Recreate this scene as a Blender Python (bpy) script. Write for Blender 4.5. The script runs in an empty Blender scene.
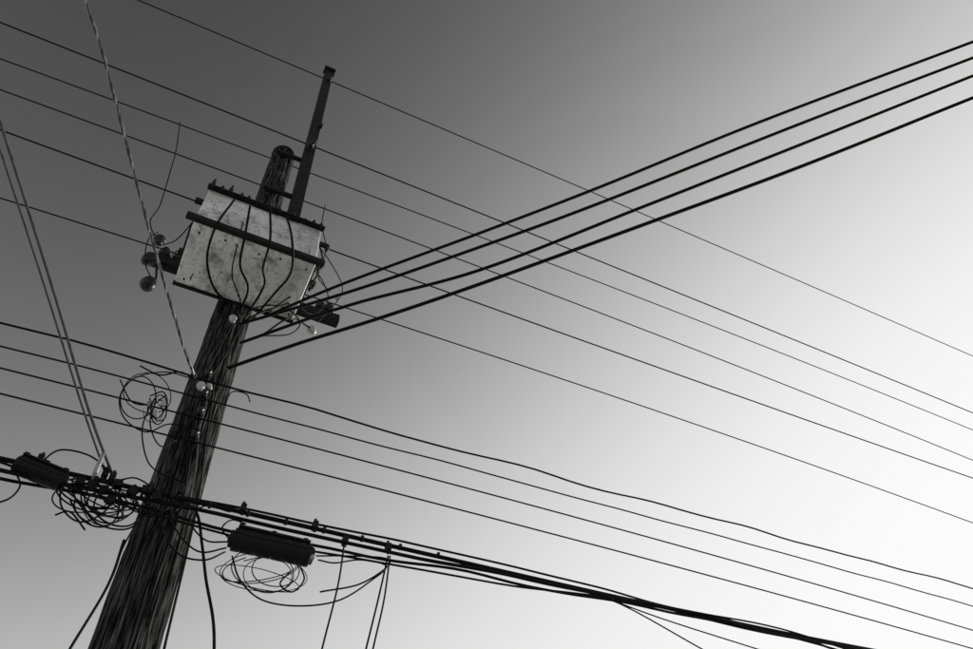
import bpy, math, random
from mathutils import Vector, Matrix, noise
random.seed(11)
u=Vector((-96,500,-757)).normalized()
x=Vector((2047,-726,-757)); x=(x-u*x.dot(u)).normalized()
y=u.cross(x)
R=Matrix((x,y,u))
SC=bpy.context.scene
cam=bpy.data.objects.new("camera",bpy.data.cameras.new("camera"))
SC.collection.objects.link(cam)
M=R.to_4x4(); M.translation=Vector((0,0,1.6)); cam.matrix_world=M
cam.data.lens=28.0; cam.data.sensor_width=36; cam.data.clip_end=5000
SC.camera=cam
# Survey helpers: a measured sight direction taken from the station at (0,0,1.6) is
# intersected with a real plane of the street (the pole line Y=const in metres, a height,
# or the vertical plane of a cable run) to give the world position of each fitting.
C0=Vector((0,0,1.6))
def D(px,py): return R@Vector((px-486.5,324.5-py,-757))
def S(px,py,Y=3.95):
    d=D(px,py); return C0+d*(Y/d.y)
def Z(px,py,z):
    d=D(px,py); return C0+d*((z-1.6)/d.z)
def V(px,py,A,B):
    n=Vector((-(B.y-A.y),B.x-A.x,0)); d=D(px,py)
    return C0+d*((A-C0).dot(n)/d.dot(n))
# ---------- materials
def mat(name,c,rough=0.6,metal=0.0,var=0.0,scale=20,bump=0.0,c2=None,stretch=(1,1,1),spec=0.5):
    m=bpy.data.materials.new(name); m.use_nodes=True; nt=m.node_tree; b=nt.nodes["Principled BSDF"]
    b.inputs["Roughness"].default_value=rough; b.inputs["Metallic"].default_value=metal
    b.inputs["Specular IOR Level"].default_value=spec
    if c2 is None: c2=c*(1-var)
    tc=nt.nodes.new("ShaderNodeTexCoord"); mp=nt.nodes.new("ShaderNodeMapping"); mp.inputs["Scale"].default_value=stretch
    nz=nt.nodes.new("ShaderNodeTexNoise"); nz.inputs["Scale"].default_value=scale; nz.inputs["Detail"].default_value=8; nz.inputs["Roughness"].default_value=0.65
    nt.links.new(tc.outputs["Object"],mp.inputs[0]); nt.links.new(mp.outputs[0],nz.inputs["Vector"])
    cr=nt.nodes.new("ShaderNodeValToRGB"); cr.color_ramp.elements[0].position=0.38; cr.color_ramp.elements[1].position=0.62
    cr.color_ramp.elements[0].color=(c2,c2,c2,1); cr.color_ramp.elements[1].color=(c,c,c,1)
    nt.links.new(nz.outputs[0],cr.inputs[0]); nt.links.new(cr.outputs[0],b.inputs["Base Color"])
    if bump:
        bp=nt.nodes.new("ShaderNodeBump"); bp.inputs["Strength"].default_value=bump; bp.inputs["Distance"].default_value=0.02
        nt.links.new(nz.outputs[0],bp.inputs["Height"]); nt.links.new(bp.outputs[0],b.inputs["Normal"])
    return m
m_wood=mat("weathered_wood",0.16,0.9,c2=0.004,scale=12,bump=0.6,stretch=(7,7,0.28),spec=0.03)
m_wood.node_tree.nodes["Color Ramp"].color_ramp.elements[0].position=0.46
m_wood.node_tree.nodes["Color Ramp"].color_ramp.elements[1].position=0.80
m_arm=mat("dark_arm_wood",0.02,0.85,c2=0.008,scale=12,bump=0.4,stretch=(0.5,4,4),spec=0.05)
m_wire=mat("black_wire",0.004,0.6,var=0.3,spec=0.08)
m_grey=mat("grey_wire",0.07,0.6,var=0.4,spec=0.2)
m_alu=mat("bare_aluminium_wire",0.25,0.5,metal=0.6,var=0.5)
m_steel=mat("dull_steel",0.015,0.6,metal=0.2,var=0.5,spec=0.12)
m_paint=mat("faded_box_paint",0.8,0.6,c2=0.42,scale=5,bump=0.12)
m_cer=mat("grey_porcelain",0.3,0.3,var=0.2)
m_dcer=mat("brown_porcelain",0.012,0.4,var=0.2,spec=0.2)
m_plast=mat("black_plastic",0.006,0.55,var=0.3,bump=0.1,spec=0.12)
m_bounce_ground=mat("pale_bounce_ground",0.5,0.95,c2=0.40,scale=3,bump=0.3)  # unseen ground, surface invented pale to bounce sunlight onto the box underside
m_asph=mat("asphalt",0.06,0.9,c2=0.04,scale=30,bump=0.3)
m_conc=mat("concrete",0.45,0.9,c2=0.35,scale=6)
m_white=mat("white_road_paint",0.75,0.7,var=0.2)
nt=m_paint.node_tree; b=nt.nodes["Principled BSDF"]
tc=[n for n in nt.nodes if n.type=='TEX_COORD'][0]
def grime(scale,detail,a,c,col,st=(1,1,1)):
    mp=nt.nodes.new("ShaderNodeMapping"); mp.inputs["Scale"].default_value=st
    vz=nt.nodes.new("ShaderNodeTexNoise"); vz.inputs["Scale"].default_value=scale; vz.inputs["Detail"].default_value=detail; vz.inputs["Roughness"].default_value=0.7
    rr=nt.nodes.new("ShaderNodeValToRGB"); rr.color_ramp.elements[0].position=a; rr.color_ramp.elements[1].position=c
    mx=nt.nodes.new("ShaderNodeMix"); mx.data_type='RGBA'; mx.inputs[7].default_value=(col,col,col,1)
    src=b.inputs["Base Color"].links[0].from_socket
    nt.links.new(tc.outputs["Object"],mp.inputs[0]); nt.links.new(mp.outputs[0],vz.inputs["Vector"]); nt.links.new(vz.outputs[0],rr.inputs[0]); nt.links.new(rr.outputs[0],mx.inputs[0]); nt.links.new(src,mx.inputs[6]); nt.links.new(mx.outputs[2],b.inputs["Base Color"])
grime(36,5,0.57,0.66,0.06); grime(7,10,0.51,0.66,0.16); grime(2.5,8,0.44,0.72,0.26); grime(10,6,0.55,0.7,0.14,(3,.4,.4))
# ---------- mesh builder
class MB:
    def __init__(s): s.v=[]; s.f=[]
    def tube(s,pts,r,n=6):
        pts=[Vector(p) for p in pts]; base=len(s.v); N=len(pts); prev=None
        for i,p in enumerate(pts):
            t=(pts[min(i+1,N-1)]-pts[max(i-1,0)]).normalized()
            if prev is None:
                a=t.orthogonal().normalized()
            else:
                a=(prev-t*prev.dot(t)).normalized()
            prev=a; bb=t.cross(a); rr=r[i] if isinstance(r,(list,tuple)) else r
            for k in range(n):
                w=2*math.pi*k/n; s.v.append(p+(a*math.cos(w)+bb*math.sin(w))*rr)
        for i in range(N-1):
            for k in range(n):
                s.f.append((base+i*n+k,base+i*n+(k+1)%n,base+(i+1)*n+(k+1)%n,base+(i+1)*n+k))
        s.f.append(tuple(base+k for k in range(n))[::-1]); s.f.append(tuple(base+(N-1)*n+k for k in range(n)))
    def lathe(s,p,ax,prof,n=16):
        p=Vector(p); ax=Vector(ax).normalized()
        s.tube2([p+ax*h for h,_ in prof],[q for _,q in prof],ax,n)
    def tube2(s,pts,rs,ax,n):
        base=len(s.v); a=ax.orthogonal().normalized(); bb=ax.cross(a)
        for p,rr in zip(pts,rs):
            for k in range(n):
                w=2*math.pi*k/n; s.v.append(p+(a*math.cos(w)+bb*math.sin(w))*max(rr,1e-4))
        N=len(pts)
        for i in range(N-1):
            for k in range(n):
                s.f.append((base+i*n+k,base+i*n+(k+1)%n,base+(i+1)*n+(k+1)%n,base+(i+1)*n+k))
        s.f.append(tuple(base+k for k in range(n))[::-1]); s.f.append(tuple(base+(N-1)*n+k for k in range(n)))
    def box(s,c,d,rot=None):
        c=Vector(c); base=len(s.v)
        for sx in(-1,1):
            for sy in(-1,1):
                for sz in(-1,1):
                    q=Vector((sx*d[0]/2,sy*d[1]/2,sz*d[2]/2))
                    if rot: q=rot@q
                    s.v.append(c+q)
        for f in((0,1,3,2),(4,6,7,5),(0,4,5,1),(2,3,7,6),(0,2,6,4),(1,5,7,3)): s.f.append(tuple(base+i for i in f))
    def obj(s,name,m,parent=None,smooth=True,bevel=0):
        me=bpy.data.meshes.new(name); me.from_pydata([tuple(v) for v in s.v],[],s.f); me.update()
        if smooth:
            for p in me.polygons: p.use_smooth=True
        me.materials.append(m); o=bpy.data.objects.new(name,me); SC.collection.objects.link(o)
        if parent: o.parent=parent
        if bevel:
            md=o.modifiers.new("bevel","BEVEL"); md.width=bevel; md.segments=2
        return o
def empty(name):
    o=bpy.data.objects.new(name,None); SC.collection.objects.link(o); return o
def cat(pts,n=8):
    pts=[Vector(p) for p in pts]
    if len(pts)<3: return [pts[0].lerp(pts[-1],i/n) for i in range(n+1)]
    P=[pts[0]*2-pts[1]]+pts+[pts[-1]*2-pts[-2]]; out=[]
    for i in range(1,len(P)-2):
        a,b_,c,d=P[i-1:i+3]
        for k in range(n):
            t=k/n; out.append(0.5*((2*b_)+(c-a)*t+(2*a-5*b_+4*c-d)*t*t+(3*b_-a-3*c+d)*t**3))
    out.append(pts[-1]); return out
def ext(P,length):
    d=(P[-1]-P[-2]); st=d.length; d.normalize(); out=list(P); p=P[-1]; done=0
    while done<length:
        done+=st; p=p+d*st; out.append(p); d.z*=0.8; d.normalize(); st*=1.15
    return out
def wob(pts,amp,f=1.5,seed=0):
    return [p+noise.noise_vector(p*f+Vector((seed,seed*2.3,0)))*amp for p in pts]
def wire(name,pts,r,m=None,parent=None,n=6,sm=8):
    b=MB(); b.tube(cat(pts,sm) if sm else pts,r,n); return b.obj(name,m or m_wire,parent)
def twist(name,pts,r,k,pitch,rad,mats,parent=None):
    pts=cat(pts,80); L=0; cum=[0]
    for i in range(1,len(pts)): L+=(pts[i]-pts[i-1]).length; cum.append(L)
    root=parent or empty(name)
    for j in range(k):
        out=[]
        for i,p in enumerate(pts):
            t=(pts[min(i+1,len(pts)-1)]-pts[max(i-1,0)]).normalized(); a=t.cross(Vector((0,0,1))).normalized(); c=t.cross(a)
            w=2*math.pi*(cum[i]/pitch+j/k); out.append(p+(a*math.cos(w)+c*math.sin(w))*rad)
        bb=MB(); bb.tube(out,r,6); bb.obj("strand",mats[j%len(mats)],root)
    return root
def lsq(pts,deg=2):
    import numpy as np
    X=np.array([p.x for p in pts]); Zs=np.array([p.z for p in pts]); return np.polyfit(X,Zs,min(deg,len(pts)-1))
def span(name,px,Y,r,m=None,xl=-36,xr=46,wobble=0,deg=2,parent=None):
    import numpy as np
    P=[S(a,b,Y) for a,b in px]; c=lsq(P,deg); x0=min(p.x for p in P)-0.3; x1=max(p.x for p in P)+0.5
    dc=np.polyder(c); out=[]
    z0=float(np.polyval(c,x0)); s0=float(np.polyval(dc,x0)); z1=float(np.polyval(c,x1)); s1=float(np.polyval(dc,x1))
    zp=float(np.polyval(c,0.2))
    def herm(a,za,sa,bx,zb,k):
        h=bx-a; t=k; sb=(zb-za)/h*1.5
        return (2*t**3-3*t*t+1)*za+(t**3-2*t*t+t)*h*sa+(-2*t**3+3*t*t)*zb+(t**3-t*t)*h*sb
    for k in range(12,0,-1): t=k/12; out.append(Vector((x0+(xl-x0)*t,Y,herm(x0,z0,s0,xl,zp,t))))
    N=60
    for k in range(N+1): X=x0+(x1-x0)*k/N; out.append(Vector((X,Y,float(np.polyval(c,X)))))
    for k in range(1,13): t=k/12; out.append(Vector((x1+(xr-x1)*t,Y,herm(x1,z1,s1,xr,zp,t))))
    if wobble: out=wob(out,wobble,1.2,seed=px[0][1])
    b=MB(); b.tube(out,r,6); return b.obj(name,m or m_wire,parent)
# ---------- power lines
span("power_line",[(135,0),(325,77),(660,222),(973,356)],3.93,0.010)
span("power_line",[(0,22),(303,143),(640,277),(973,413)],3.93,0.010)
span("power_line",[(0,60),(180,122),(320,178),(640,298),(973,430)],4.6,0.009)
span("power_line",[(0,91),(330,208),(640,330),(973,460)],4.6,0.009)
span("power_line",[(0,132),(190,196),(330,250),(640,362),(973,478)],4.6,0.010)
span("power_line",[(0,199),(140,240),(330,304),(640,405),(973,523)],4.6,0.008)
span("secondary_line",[(0,325),(190,371),(340,420),(640,500),(973,587)],3.93,0.009,wobble=0.03)
span("secondary_line",[(0,348),(150,382),(340,435),(640,515),(973,606)],3.93,0.007,wobble=0.012)
span("secondary_line",[(0,370),(170,410),(340,452),(640,537),(973,630)],3.93,0.007)
span("secondary_line",[(0,393),(180,438),(340,481),(640,556),(973,649)],3.93,0.007)
# ---------- telecom bundle
span("telephone_cable",[(0,459),(130,488),(200,500),(330,534),(480,566),(640,602),(850,646)],3.84,0.017,deg=3)
span("telephone_cable",[(0,472),(130,496),(200,508),(330,546),(480,568),(640,604),(850,648)],3.80,0.014,deg=3,wobble=0.03)
span("telephone_cable",[(0,480),(130,503),(200,520),(330,556),(480,573),(640,607),(850,652)],3.86,0.011,deg=3,wobble=0.04)
span("telephone_cable",[(0,463),(130,484),(200,497),(330,530),(480,560),(640,597),(800,640)],3.88,0.009,deg=3,wobble=0.03)
span("telephone_cable",[(0,468),(130,500),(200,528),(330,562),(480,571),(640,606),(850,650)],3.78,0.008,deg=3,wobble=0.03)
# ---------- service cables over the street
def service(name,start,px,zfar,r,far_ext=16,m=None):
    A=start; B=Z(px[-1][0],px[-1][1],zfar)
    P=[A]+[V(a,b,A,B) for a,b in px[:-1]]+[B]
    return wire(name,ext(P,far_ext),r,m,sm=10)
service("service_cable",S(262,318,3.95),[(345,283),(480,233),(600,187),(760,122),(973,42)],7.6,0.014)
service("service_cable",S(240,324,3.95),[(355,290),(480,247),(600,203),(800,124),(973,58)],7.5,0.014)
service("service_cable",S(240,343,3.95),[(350,305),(480,270),(640,208),(800,145),(973,76)],7.3,0.014)
service("service_cable",S(228,368,3.95),[(300,343),(380,318),(480,284),(640,226),(800,167),(973,98)],7.0,0.015)
A=S(196,378,3.9); B=Z(85,0,7.2)
P=[A]+[V(a,b,A,B) for a,b in [(184,348),(152,240),(128,150),(103,55)]]+[B]
twist("service_drop",ext(P,9),0.0065,3,0.22,0.005,[m_alu,m_grey,m_grey])
A=S(112,474,3.85); B=Z(0,122,6.4)
P=[A]+[V(a,b,A,B) for a,b in [(88,408),(50,280)]]+[B]
wire("service_drop",ext(P,9),0.009,m_grey)
A=S(104,470,3.85); B=Z(0,150,6.3)
P=[A]+[V(a,b,A,B) for a,b in [(80,400),(44,285)]]+[B]
wire("service_drop",ext(P,9),0.007,m_grey)
# ---------- pole
pole=empty("utility_pole")
PX=0.145
bx=MB(); NR=120; NZ=520; H=11.85
for i in range(NZ+1):
    z=H*i/NZ; r=0.200-0.052*z/H
    for k in range(NR):
        w=2*math.pi*k/NR; cx,sx=math.cos(w),math.sin(w)
        n1=noise.noise(Vector((cx*5,sx*5,z*0.5))); n2=noise.noise(Vector((cx*9+3,sx*9,z*0.35+7))); n3=noise.noise(Vector((cx*20,sx*20,z*0.6)))
        crack=-0.026*max(0,1-abs(n2)*12)-0.010*max(0,1-abs(n3)*9) ; rr=r*(1+0.035*n1)+crack+0.004*noise.noise(Vector((cx*40,sx*40,z*4)))
        bx.v.append(Vector((PX+cx*rr,4.2+sx*rr,z)))
for i in range(NZ):
    for k in range(NR): bx.f.append((i*NR+k,i*NR+(k+1)%NR,(i+1)*NR+(k+1)%NR,(i+1)*NR+k))
bx.f.append(tuple(NZ*NR+k for k in range(NR)))
bx.obj("wood_shaft",m_wood,pole)
b=MB(); b.lathe((PX,4.2,11.8),(0,0,1),[(0,0.158),(0.06,0.158),(0.10,0.10),(0.12,0.0)],24); b.obj("pole_cap",m_steel,pole)
b=MB(); b.box((0.44,3.93,12.6),(0.14,0.022,6.2)); b.box((0.381,4.0,12.6),(0.022,0.118,6.2)); b.obj("extension_bar",m_steel,pole,False,0.003)
b=MB(); b.box((0.44,3.93,15.74),(0.20,0.14,0.07)); b.box((0.50,3.88,12.7),(0.05,0.05,0.12)); 
for z in(9.6,10.3,11.5): b.box((0.26,4.015,z),(0.46,0.05,0.06))
b.obj("brackets",m_steel,pole,False,0.004)
ins=[(0,0.012),(0.05,0.012),(0.05,0.035),(0.07,0.055),(0.085,0.055),(0.10,0.03),(0.12,0.048),(0.135,0.048),(0.15,0.025),(0.17,0.035),(0.19,0.03),(0.2,0.0)]
def scale(pr,k): return [(a*k,c*k) for a,c in pr]
b=MB(); b.lathe(S(327,80,3.93)-Vector((0,0,0.12)),(0.3,-0.5,1),scale(ins,0.9)); b.lathe(S(307,146,3.9)-Vector((0,0,0.1)),(0.4,-0.6,0.6),ins); b.obj("top_insulators",m_dcer,pole)
b=MB(); b.box((0.24,4.42,8.60),(1.95,0.10,0.13)); b.box((0.20,4.0,8.47),(1.2,0.06,0.05)); b.obj("crossarm",m_arm,pole,False,0.006)
b=MB(); 
for X in(-0.66,-0.52,1.1,1.0):
    b.lathe((X,4.42,8.66),(0,0,1),scale(ins,1.1))
b.lathe((-0.72,4.38,8.58),(-0.2,-0.3,-1),scale(ins,1.3)); b.lathe(S(160,238,4.38),(0.1,-0.3,-1),scale(ins,1.1)); b.obj("crossarm_insulators",m_dcer,pole)
q=S(310,328,4.2); b=MB(); b.lathe(q,(0.2,-0.4,-1),scale(ins,0.8)); q=S(336,294,4.35); b.lathe(q,(0.2,0,-1),scale(ins,0.6)); b.obj("hanging_insulators",m_cer,pole)
b=MB(); q=S(150,281,4.3); b.lathe(q,(0,-.2,-1),[(0,.02),(.02,.06),(.1,.075),(.16,.05),(.18,.0)]); b.tube(cat([q,q+Vector((.03,.05,.12)),Vector((-.68,4.42,8.56))],6),0.012,6); b.obj("surge_arrester",m_dcer,pole)
# ---------- equipment box
box=empty("pole_mounted_equipment_box")
x0,x1,y0,y1,z0,z1=-0.42,0.67,3.38,4.03,7.74,8.42
b=MB(); b.box(((x0+x1)/2,(y0+y1)/2,(z0+z1)/2),(x1-x0,y1-y0,z1-z0)); b.obj("tank",m_paint,box,False,0.015)
b=MB(); b.box(((x0+x1)/2,y0-0.03,z1+0.005),(x1-x0+0.04,0.06,0.02)); b.box(((x0+x1)/2,y0-0.024,z0+0.03),(x1-x0+0.14,0.045,0.07)); 
b.box((x1+0.012,(y0+y1)/2,z0+0.1),(0.02,0.5,0.05)); b.box((x0-0.012,(y0+y1)/2,z0+0.1),(0.02,0.5,0.05))
b.box(((x0+x1)/2,y1+0.012,z0+0.01),(x1-x0+0.02,0.022,0.06)); b.box((PX,y1+0.03,z0+0.3),(0.3,0.03,0.3))
b.obj("mounting_channel",m_steel,box,False,0.003)
b=MB()
for i in range(13):
    X=x0+0.02+i*(x1-x0-0.04)/12+random.uniform(-.02,.02); hh=random.choice((.7,1,1,1.7))
    b.lathe((X,y0-0.05,z1-0.04),(0,0,1),[(0,0.010),(0.02,0.010),(0.02,0.02),(0.07*hh,0.02),(0.07*hh,0.010),(0.11*hh,0.010)],8)
for i in range(5):
    b.box((x1+0.05,y0+0.08+i*0.12,z1-0.1-0.14*(i%2)),(0.10,0.03,0.05)); b.lathe((x1+0.09,y0+0.08+i*0.12,z1-0.2-0.14*(i%2)),(0.1,0,1),[(0,.012),(.02,.022),(.1,.022),(.14,.008)],8)
b.box((x0-0.04,y0+0.1,z1-0.1),(0.08,0.04,0.06)); b.box((x0-0.03,y0+0.5,z1-0.4),(0.07,0.05,0.06))
b.obj("lid_bolts",m_steel,box,False)
b=MB()
for X in(-0.35,-0.12,0.15,0.38,0.58):
    for Yy in(3.46,3.96): b.lathe((X+random.uniform(-.04,.04),Yy+random.uniform(-.02,.02),z0-0.010),(0,0,1),[(0,0.009),(0.02,0.011)],8)
b.obj("underside_bolts",m_steel,box,False)
# ---------- jumper cables
jum=empty("jumper_cables")
J=[[(234,200,3.30),(216,226,7.70),(207,258,7.64),(214,288,7.60),(232,306,4.02)],
   [(250,206,3.30),(245,235,7.66),(240,265,7.62),(248,288,7.6),(240,312,4.02)],
   [(270,206,3.30),(270,240,7.68),(263,268,7.62),(264,286,7.6),(246,316,3.98)],
   [(287,217,3.30),(292,240,7.68),(291,272,7.60),(274,294,7.54),(250,322,3.98)],
   [(243,222,3.33),(236,250,7.7),(232,275,7.66),(240,300,7.6),(238,310,4.0)]]
for i,a in enumerate(J):
    pts=[S(a[0][0],a[0][1],a[0][2])]+[Z(*q) for q in a[1:-1]]+[S(*a[-1])]
    wire("jumper",pts,0.011 if i<4 else .006,None,jum)
for a,r in [([(262,318,3.95),(285,300,3.8),(310,285,3.8),(322,262,3.7),(318,240,3.6)],.009),
          ([(240,324,3.93),(262,312,3.85),(300,300,3.9),(330,290,4.2)],.010),
          ([(325,205,4.1),(322,225,4.0),(326,250,4.1),(318,275,4.1),(330,292,4.3)],.006),
          ([(318,245,4.1),(330,262,4.2),(342,285,4.3),(338,300,4.3),(318,322,4.2)],.006),
          ([(312,268,4.0),(322,280,4.1),(328,300,4.2),(314,314,4.2),(300,308,4.1)],.006),
          ([(240,343,3.93),(262,335,3.95),(290,318,4.0),(310,328,4.15)],.009),
          ([(236,318,3.93),(262,306,3.9),(285,308,3.9),(300,322,4.0),(290,334,4.0),(262,336,3.95)],.007),
          ([(180,122,4.58),(176,150,4.55),(170,172,4.5),(160,205,4.45),(150,222,4.45),(158,243,4.42)],.007),
          ([(163,245,4.4),(176,240,4.2),(190,225,4.0),(205,205,3.7),(222,198,3.4)],.006),
          ([(165,262,4.3),(180,250,4.2),(196,262,3.9),(190,280,3.9)],.006),
          ([(152,280,4.3),(145,262,4.3),(148,240,4.3),(158,232,4.4)],.006),
          ([(246,316,3.97),(236,335,3.97),(222,360,3.97),(205,384,3.95)],.010),
          ([(240,312,4.0),(226,335,4.0),(214,358,3.98),(200,380,3.96)],.009)]:
    wire("jumper",[S(*q) for q in a],r,None,jum)
b=MB()
for q in [(222,296,4.0),(214,292,3.95),(300,294,3.9)]: b.lathe(S(*q),(0,-0.2,1),[(0,.015),(.02,.025),(.05,.025),(.07,.01)],10)
b.obj("ceramic_ties",m_cer,jum)
# ---------- secondary rack
rack=MB(); spo=MB()
for (a,c) in [(206,379),(202,399),(198,417),(193,440)]:
    p=S(a,c,3.97); rack.box(p+Vector((0,0.02,0)),(0.04,0.12,0.11)); spo.lathe(p+Vector((0,-0.06,-0.03)),(0,0,1),[(0,.026),(.016,.026),(.024,.016),(.036,.016),(.044,.026),(.06,.026)],14)
rack.obj("secondary_rack",m_steel,pole,False,0.004); spo.obj("spool_insulators",m_dcer,pole)
b=MB(); b.lathe(S(233,316,3.93),(0.1,-0.2,-1),scale(ins,0.6)); b.lathe(S(201,383,3.9),(0.1,-0.3,-1),scale(ins,0.6)); b.lathe(S(208,384,3.9),(0.4,-0.3,-1),scale(ins,0.4)); b.obj("dead_end_insulators",m_cer,pole)
dn=empty("riser_cables")
for a,r,m in [([(203,385,3.95),(197,410,3.95),(192,440,3.96),(186,480,3.97),(180,510,3.98)],.012,m_wire),
            ([(215,370,4.0),(212,400,4.0),(206,440,4.0),(201,480,4.0),(192,530,3.99),(164,649,3.97)],.008,m_steel),
            ([(205,384,3.93),(206,405,3.94),(199,430,3.95),(196,465,3.96),(190,498,3.9)],.006,m_grey),
            ([(198,384,3.93),(190,405,3.94),(186,430,3.95),(180,465,3.96),(174,498,3.9)],.007,m_wire),
            ([(176,500,3.9),(196,512,3.85),(202,545,3.9),(206,580,3.9),(213,620,3.88),(214,660,3.88),(212,760,3.9)],.009,m_wire),
            ([(225,405,3.93),(232,392,3.9),(246,394,3.9),(250,402,3.92)],.005,m_wire),
            ([(195,380,3.93),(180,372,3.9),(160,375,3.9),(140,366,3.93)],.007,m_wire)]:
    wire("riser",[S(*q) for q in a],r,m,dn)
# ---------- slack wire
def loops(root,cx,cy,rx,ry,n,Y,r,jit=0.35,tilt=0.0,drop=0.5):
    for i in range(n):
        w0=random.uniform(-.5,.5)-math.pi/2; turns=random.uniform(0.75,1.05)*random.choice((-1,1))
        ax=rx*random.uniform(1-jit,1+jit); ay=ry*random.uniform(1-jit,1+jit*1.4); ox=random.uniform(-.45,.45)*rx; oy=random.uniform(-.2,drop)*ry
        tl=tilt+random.uniform(-.35,.35); pts=[]; g1=random.uniform(-.2,.2)
        for k in range(12):
            w=w0+turns*2*math.pi*k/11; a=ax*(1+g1*math.sin(w))*math.cos(w); c=ay*math.sin(w)
            pts.append(S(cx+ox+a*math.cos(tl)-c*math.sin(tl),cy+oy+a*math.sin(tl)+c*math.cos(tl),Y+0.05*math.sin(w*1.1+i)+0.02*(k/11)))
        wire("slack_loop",pts,r*random.uniform(.6,1.2),None,root,sm=6)
def closure(name,pxa,pxb,Y,rad):
    root=empty(name); A=S(*pxa,Y); B=S(*pxb,Y); d=(B-A); L=d.length; ax=d.normalized()
    prof=[(0,rad*.25),(.02*L,rad*.3),(.02*L,rad*.75),(.06*L,rad*.75),(.06*L,rad*1.0)]
    k=.14
    while k<.90: prof+= [(k*L,rad*1.0),(k*L+.005,rad*.96),(k*L+.012,rad*.96),(k*L+.017,rad)]; k+=.18
    prof+=[(.94*L,rad),(.94*L,rad*.75),(.98*L,rad*.75),(.98*L,rad*.3),(L,rad*.25)]
    b=MB(); b.lathe(A,ax,prof,20); b.obj("shell",m_plast,root,True)
    b=MB(); rot=ax.to_track_quat('X','Z').to_matrix()
    b.box((A+B)/2+Vector((0,-rad*.2,rad*1.02)),(L*.84,rad*1.1,rad*.25),rot); b.box((A+B)/2+Vector((0,-rad*1.0,0)),(L*.9,rad*.22,rad*.22),rot)
    for t in(.12,.5,.88): b.box(A+d*t+Vector((0,0,rad*1.3)),(.03,.03,rad*.9),rot)
    b.obj("clamps",m_steel,root,False,0.004)
    return root
c1=closure("cable_splice_closure",(228,538),(314,557),3.74,0.070)
loops(c1,266,571,32,15,7,3.76,0.0045,tilt=.15)
for a in [[(318,560),(335,563),(360,560),(386,566),(372,580),(340,600),(300,606),(262,600),(240,580),(232,556)],
          [(316,556),(345,556),(384,558),(388,566),(360,584),(320,592)],
          [(228,542),(205,540),(190,520),(205,506),(230,512)],
          [(226,548),(200,552),(180,536),(172,515),(190,502)],
          [(225,552),(205,560),(180,555),(165,535),(160,505)],
          [(228,538),(222,528),(232,520),(246,524)],[(300,566),(304,580),(292,592),(280,584),(290,572)]]:
    wire("slack_loop",[S(p,q,3.8-.03*(i%2)) for i,(p,q) in enumerate(a)],0.0055,None,c1)
c2=closure("cable_splice_closure",(14,463),(66,484),3.8,0.058)
loops(c2,108,501,26,15,7,3.8,0.005,tilt=.4)
loops(c2,92,494,30,11,5,3.82,0.005,tilt=.3)
loops(c2,152,502,18,9,4,3.82,0.005,tilt=.3)
for a in [[(66,484),(80,505),(100,525),(130,528),(150,505),(140,488)],[(60,486),(62,508),(80,522),(104,512),(120,490)],
          [(-10,505),(10,498),(20,485),(14,470)],[(40,463),(60,450),(90,456),(112,474)],[(150,495),(138,520),(124,545),(118,560)],
          [(70,500),(78,515),(90,524)],[(120,480),(135,478),(150,486),(165,500)],[(85,530),(70,512),(55,515)]]:
    wire("slack_loop",[S(p,q,3.8) for p,q in a],0.0055,None,c2)
b=MB()
for q in [(92,486),(104,490),(118,484),(132,492),(146,490),(80,482),(156,497),(110,500)]:
    b.box(S(q[0],q[1],3.79),(.05,.04,.05),Matrix.Rotation(random.uniform(-.6,.6),3,'Y'))
b.obj("splice_connectors",m_plast,c2,False,0.005)
c3=empty("secondary_wire_loops")
loops(c3,143,392,18,18,2,3.9,0.0045)
loops(c3,156,408,8,10,3,3.88,0.004)
for a in [[(190,378),(165,372),(135,378),(120,396),(124,418),(146,432),(170,424),(200,430)],
          [(150,405),(142,430),(148,462),(166,476),(184,482)],[(156,400),(150,424),(160,446),(176,440)],[(120,380),(132,402),(152,404),(165,396)],
          [(150,396),(163,392),(167,404),(158,418),(148,412),(150,398)]]:
    wire("loop",[S(p,q,3.88) for p,q in a],0.005,None,c3)
b=MB()
for q in [(150,404),(163,404),(155,414)]: b.box(S(q[0],q[1],3.87),(.03,.03,.05))
b.obj("connectors",m_cer,c3,False,0.004)
# ---------- strand clamps
b=MB()
for (a,c) in [(112,478),(105,474),(180,491),(243,509),(315,526),(345,541),(388,548),(40,460),(150,489)]:
    p=S(a,c,3.84); b.box(p,(.035,.05,.06)); b.lathe(p+Vector((0,0,-.05)),(0,0,1),[(0,.01),(.11,.01)],8)
for i in range(12):
    p=S(20+i*38,463+i*8.4,3.84); b.box(p,(.02,.035,.035))
b.obj("strand_clamps",m_steel,None,False,0.003)
b=MB(); b.lathe(S(104,452,3.75),(0.0,0.2,-1),[(0,.008),(.05,.014),(.16,.014),(.2,.006)],8); b.obj("drop_wire_clamp",m_alu)
def drop(px,Y,r,zb=-0.2):
    P=[S(a,c,Y) for a,c in px]; d=(P[-1]-P[-2]).normalized(); e=P[-1]+d*((P[-1].z-2.6)/max(1e-3,-d.z))
    return wire("drop_wire",P+[P[-1].lerp(e,.5),e],r)
drop([(344,545),(338,585),(322,649)],3.8,0.006)
drop([(388,556),(378,600),(366,649)],3.8,0.006)
drop([(390,556),(384,600),(373,649)],3.8,0.006)
drop([(124,540),(108,585),(68,652)],3.8,0.008)
for a,r in [([(560,585),(620,604),(700,648)],.006),([(580,588),(660,618),(760,650)],.006),([(640,602),(760,632),(870,650)],.008)]:
    P=[S(p,q,3.8) for p,q in a]; wire("drop_wire",ext(P,8),r)
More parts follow.
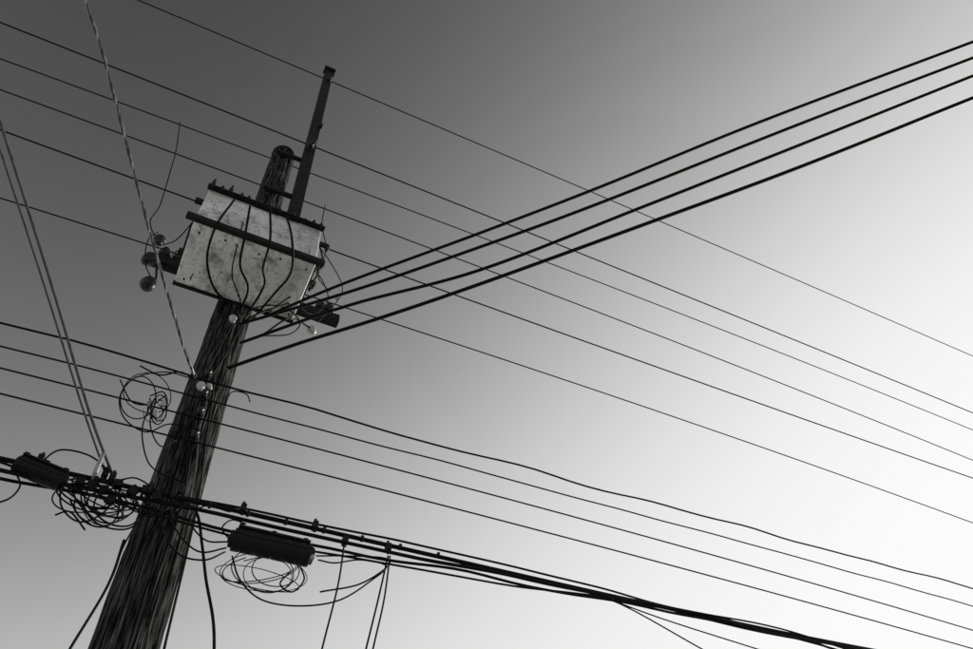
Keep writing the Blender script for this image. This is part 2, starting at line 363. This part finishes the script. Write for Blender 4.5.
# ---------- ground, road
def sheet(name,xa,xb,ya,yb,z,m):
    b=MB(); b.v=[Vector((xa,ya,z)),Vector((xb,ya,z)),Vector((xb,yb,z)),Vector((xa,yb,z))]; b.f=[(0,1,2,3)]; return b.obj(name,m,None,False)
sheet("ground",-1500,1500,-1500,1500,0,m_bounce_ground)  # out of view; its pale surface is added as a reflector from below
sheet("road",-1500,1500,-16,-8,0.004,m_asph)
b=MB(); b.box((0,-7.9,0.06),(600,0.18,0.13)); b.obj("kerb",m_conc,None,False,0.01)
b=MB()
for i in range(-20,21): b.v+=[Vector((i*8-1.5,-12.06,0.008)),Vector((i*8+1.5,-12.06,0.008)),Vector((i*8+1.5,-11.94,0.008)),Vector((i*8-1.5,-11.94,0.008))]; n=len(b.v); b.f.append((n-4,n-3,n-2,n-1))
b.obj("road_marking",m_white,None,False)
for X in(-36.2,46.2):
    r=empty("utility_pole"); b=MB(); b.lathe((X,4.2,0),(0,0,1),[(0,.21),(15,.14),(15.02,0)],20); b.obj("wood_shaft",m_wood,r)
    b=MB(); b.box((X,4.2,11.5),(.1,2.0,.12)); b.obj("crossarm",m_arm,r,False)
# ---------- light
sd=D(1330,690).normalized()
el=math.asin(sd.z); az=math.atan2(sd.x,sd.y)
L=bpy.data.lights.new("sun","SUN"); L.energy=5; L.angle=math.radians(0.5); L.color=(1,0.985,0.96)
so=bpy.data.objects.new("sun",L); SC.collection.objects.link(so); so.rotation_euler=sd.to_track_quat('Z','Y').to_euler()
w=bpy.data.worlds.new("World"); SC.world=w; w.use_nodes=True
nt=w.node_tree; bg=nt.nodes["Background"]
sk=nt.nodes.new("ShaderNodeTexSky"); sk.sky_type='NISHITA'; sk.sun_disc=False; sk.sun_elevation=el; sk.sun_rotation=az; sk.dust_density=0.3; sk.air_density=1.6
sep=nt.nodes.new("ShaderNodeSeparateColor"); nt.links.new(sk.outputs[0],sep.inputs[0])
def mth(op,a,bv):
    n=nt.nodes.new("ShaderNodeMath"); n.operation=op
    for i,q in enumerate((a,bv)):
        if isinstance(q,(int,float)): n.inputs[i].default_value=q
        else: nt.links.new(q,n.inputs[i])
    return n.outputs[0]
v=mth('POWER',sep.outputs[0],4.2); v=mth('MULTIPLY',v,0.20); d=mth('ADD',v,1.0); o=mth('DIVIDE',v,d); o=mth('MULTIPLY',o,9.8)
nt.links.new(o,bg.inputs[0]); bg.inputs[1].default_value=0.1
SC.view_settings.view_transform='Standard'; SC.view_settings.look='None'; SC.view_settings.exposure=0
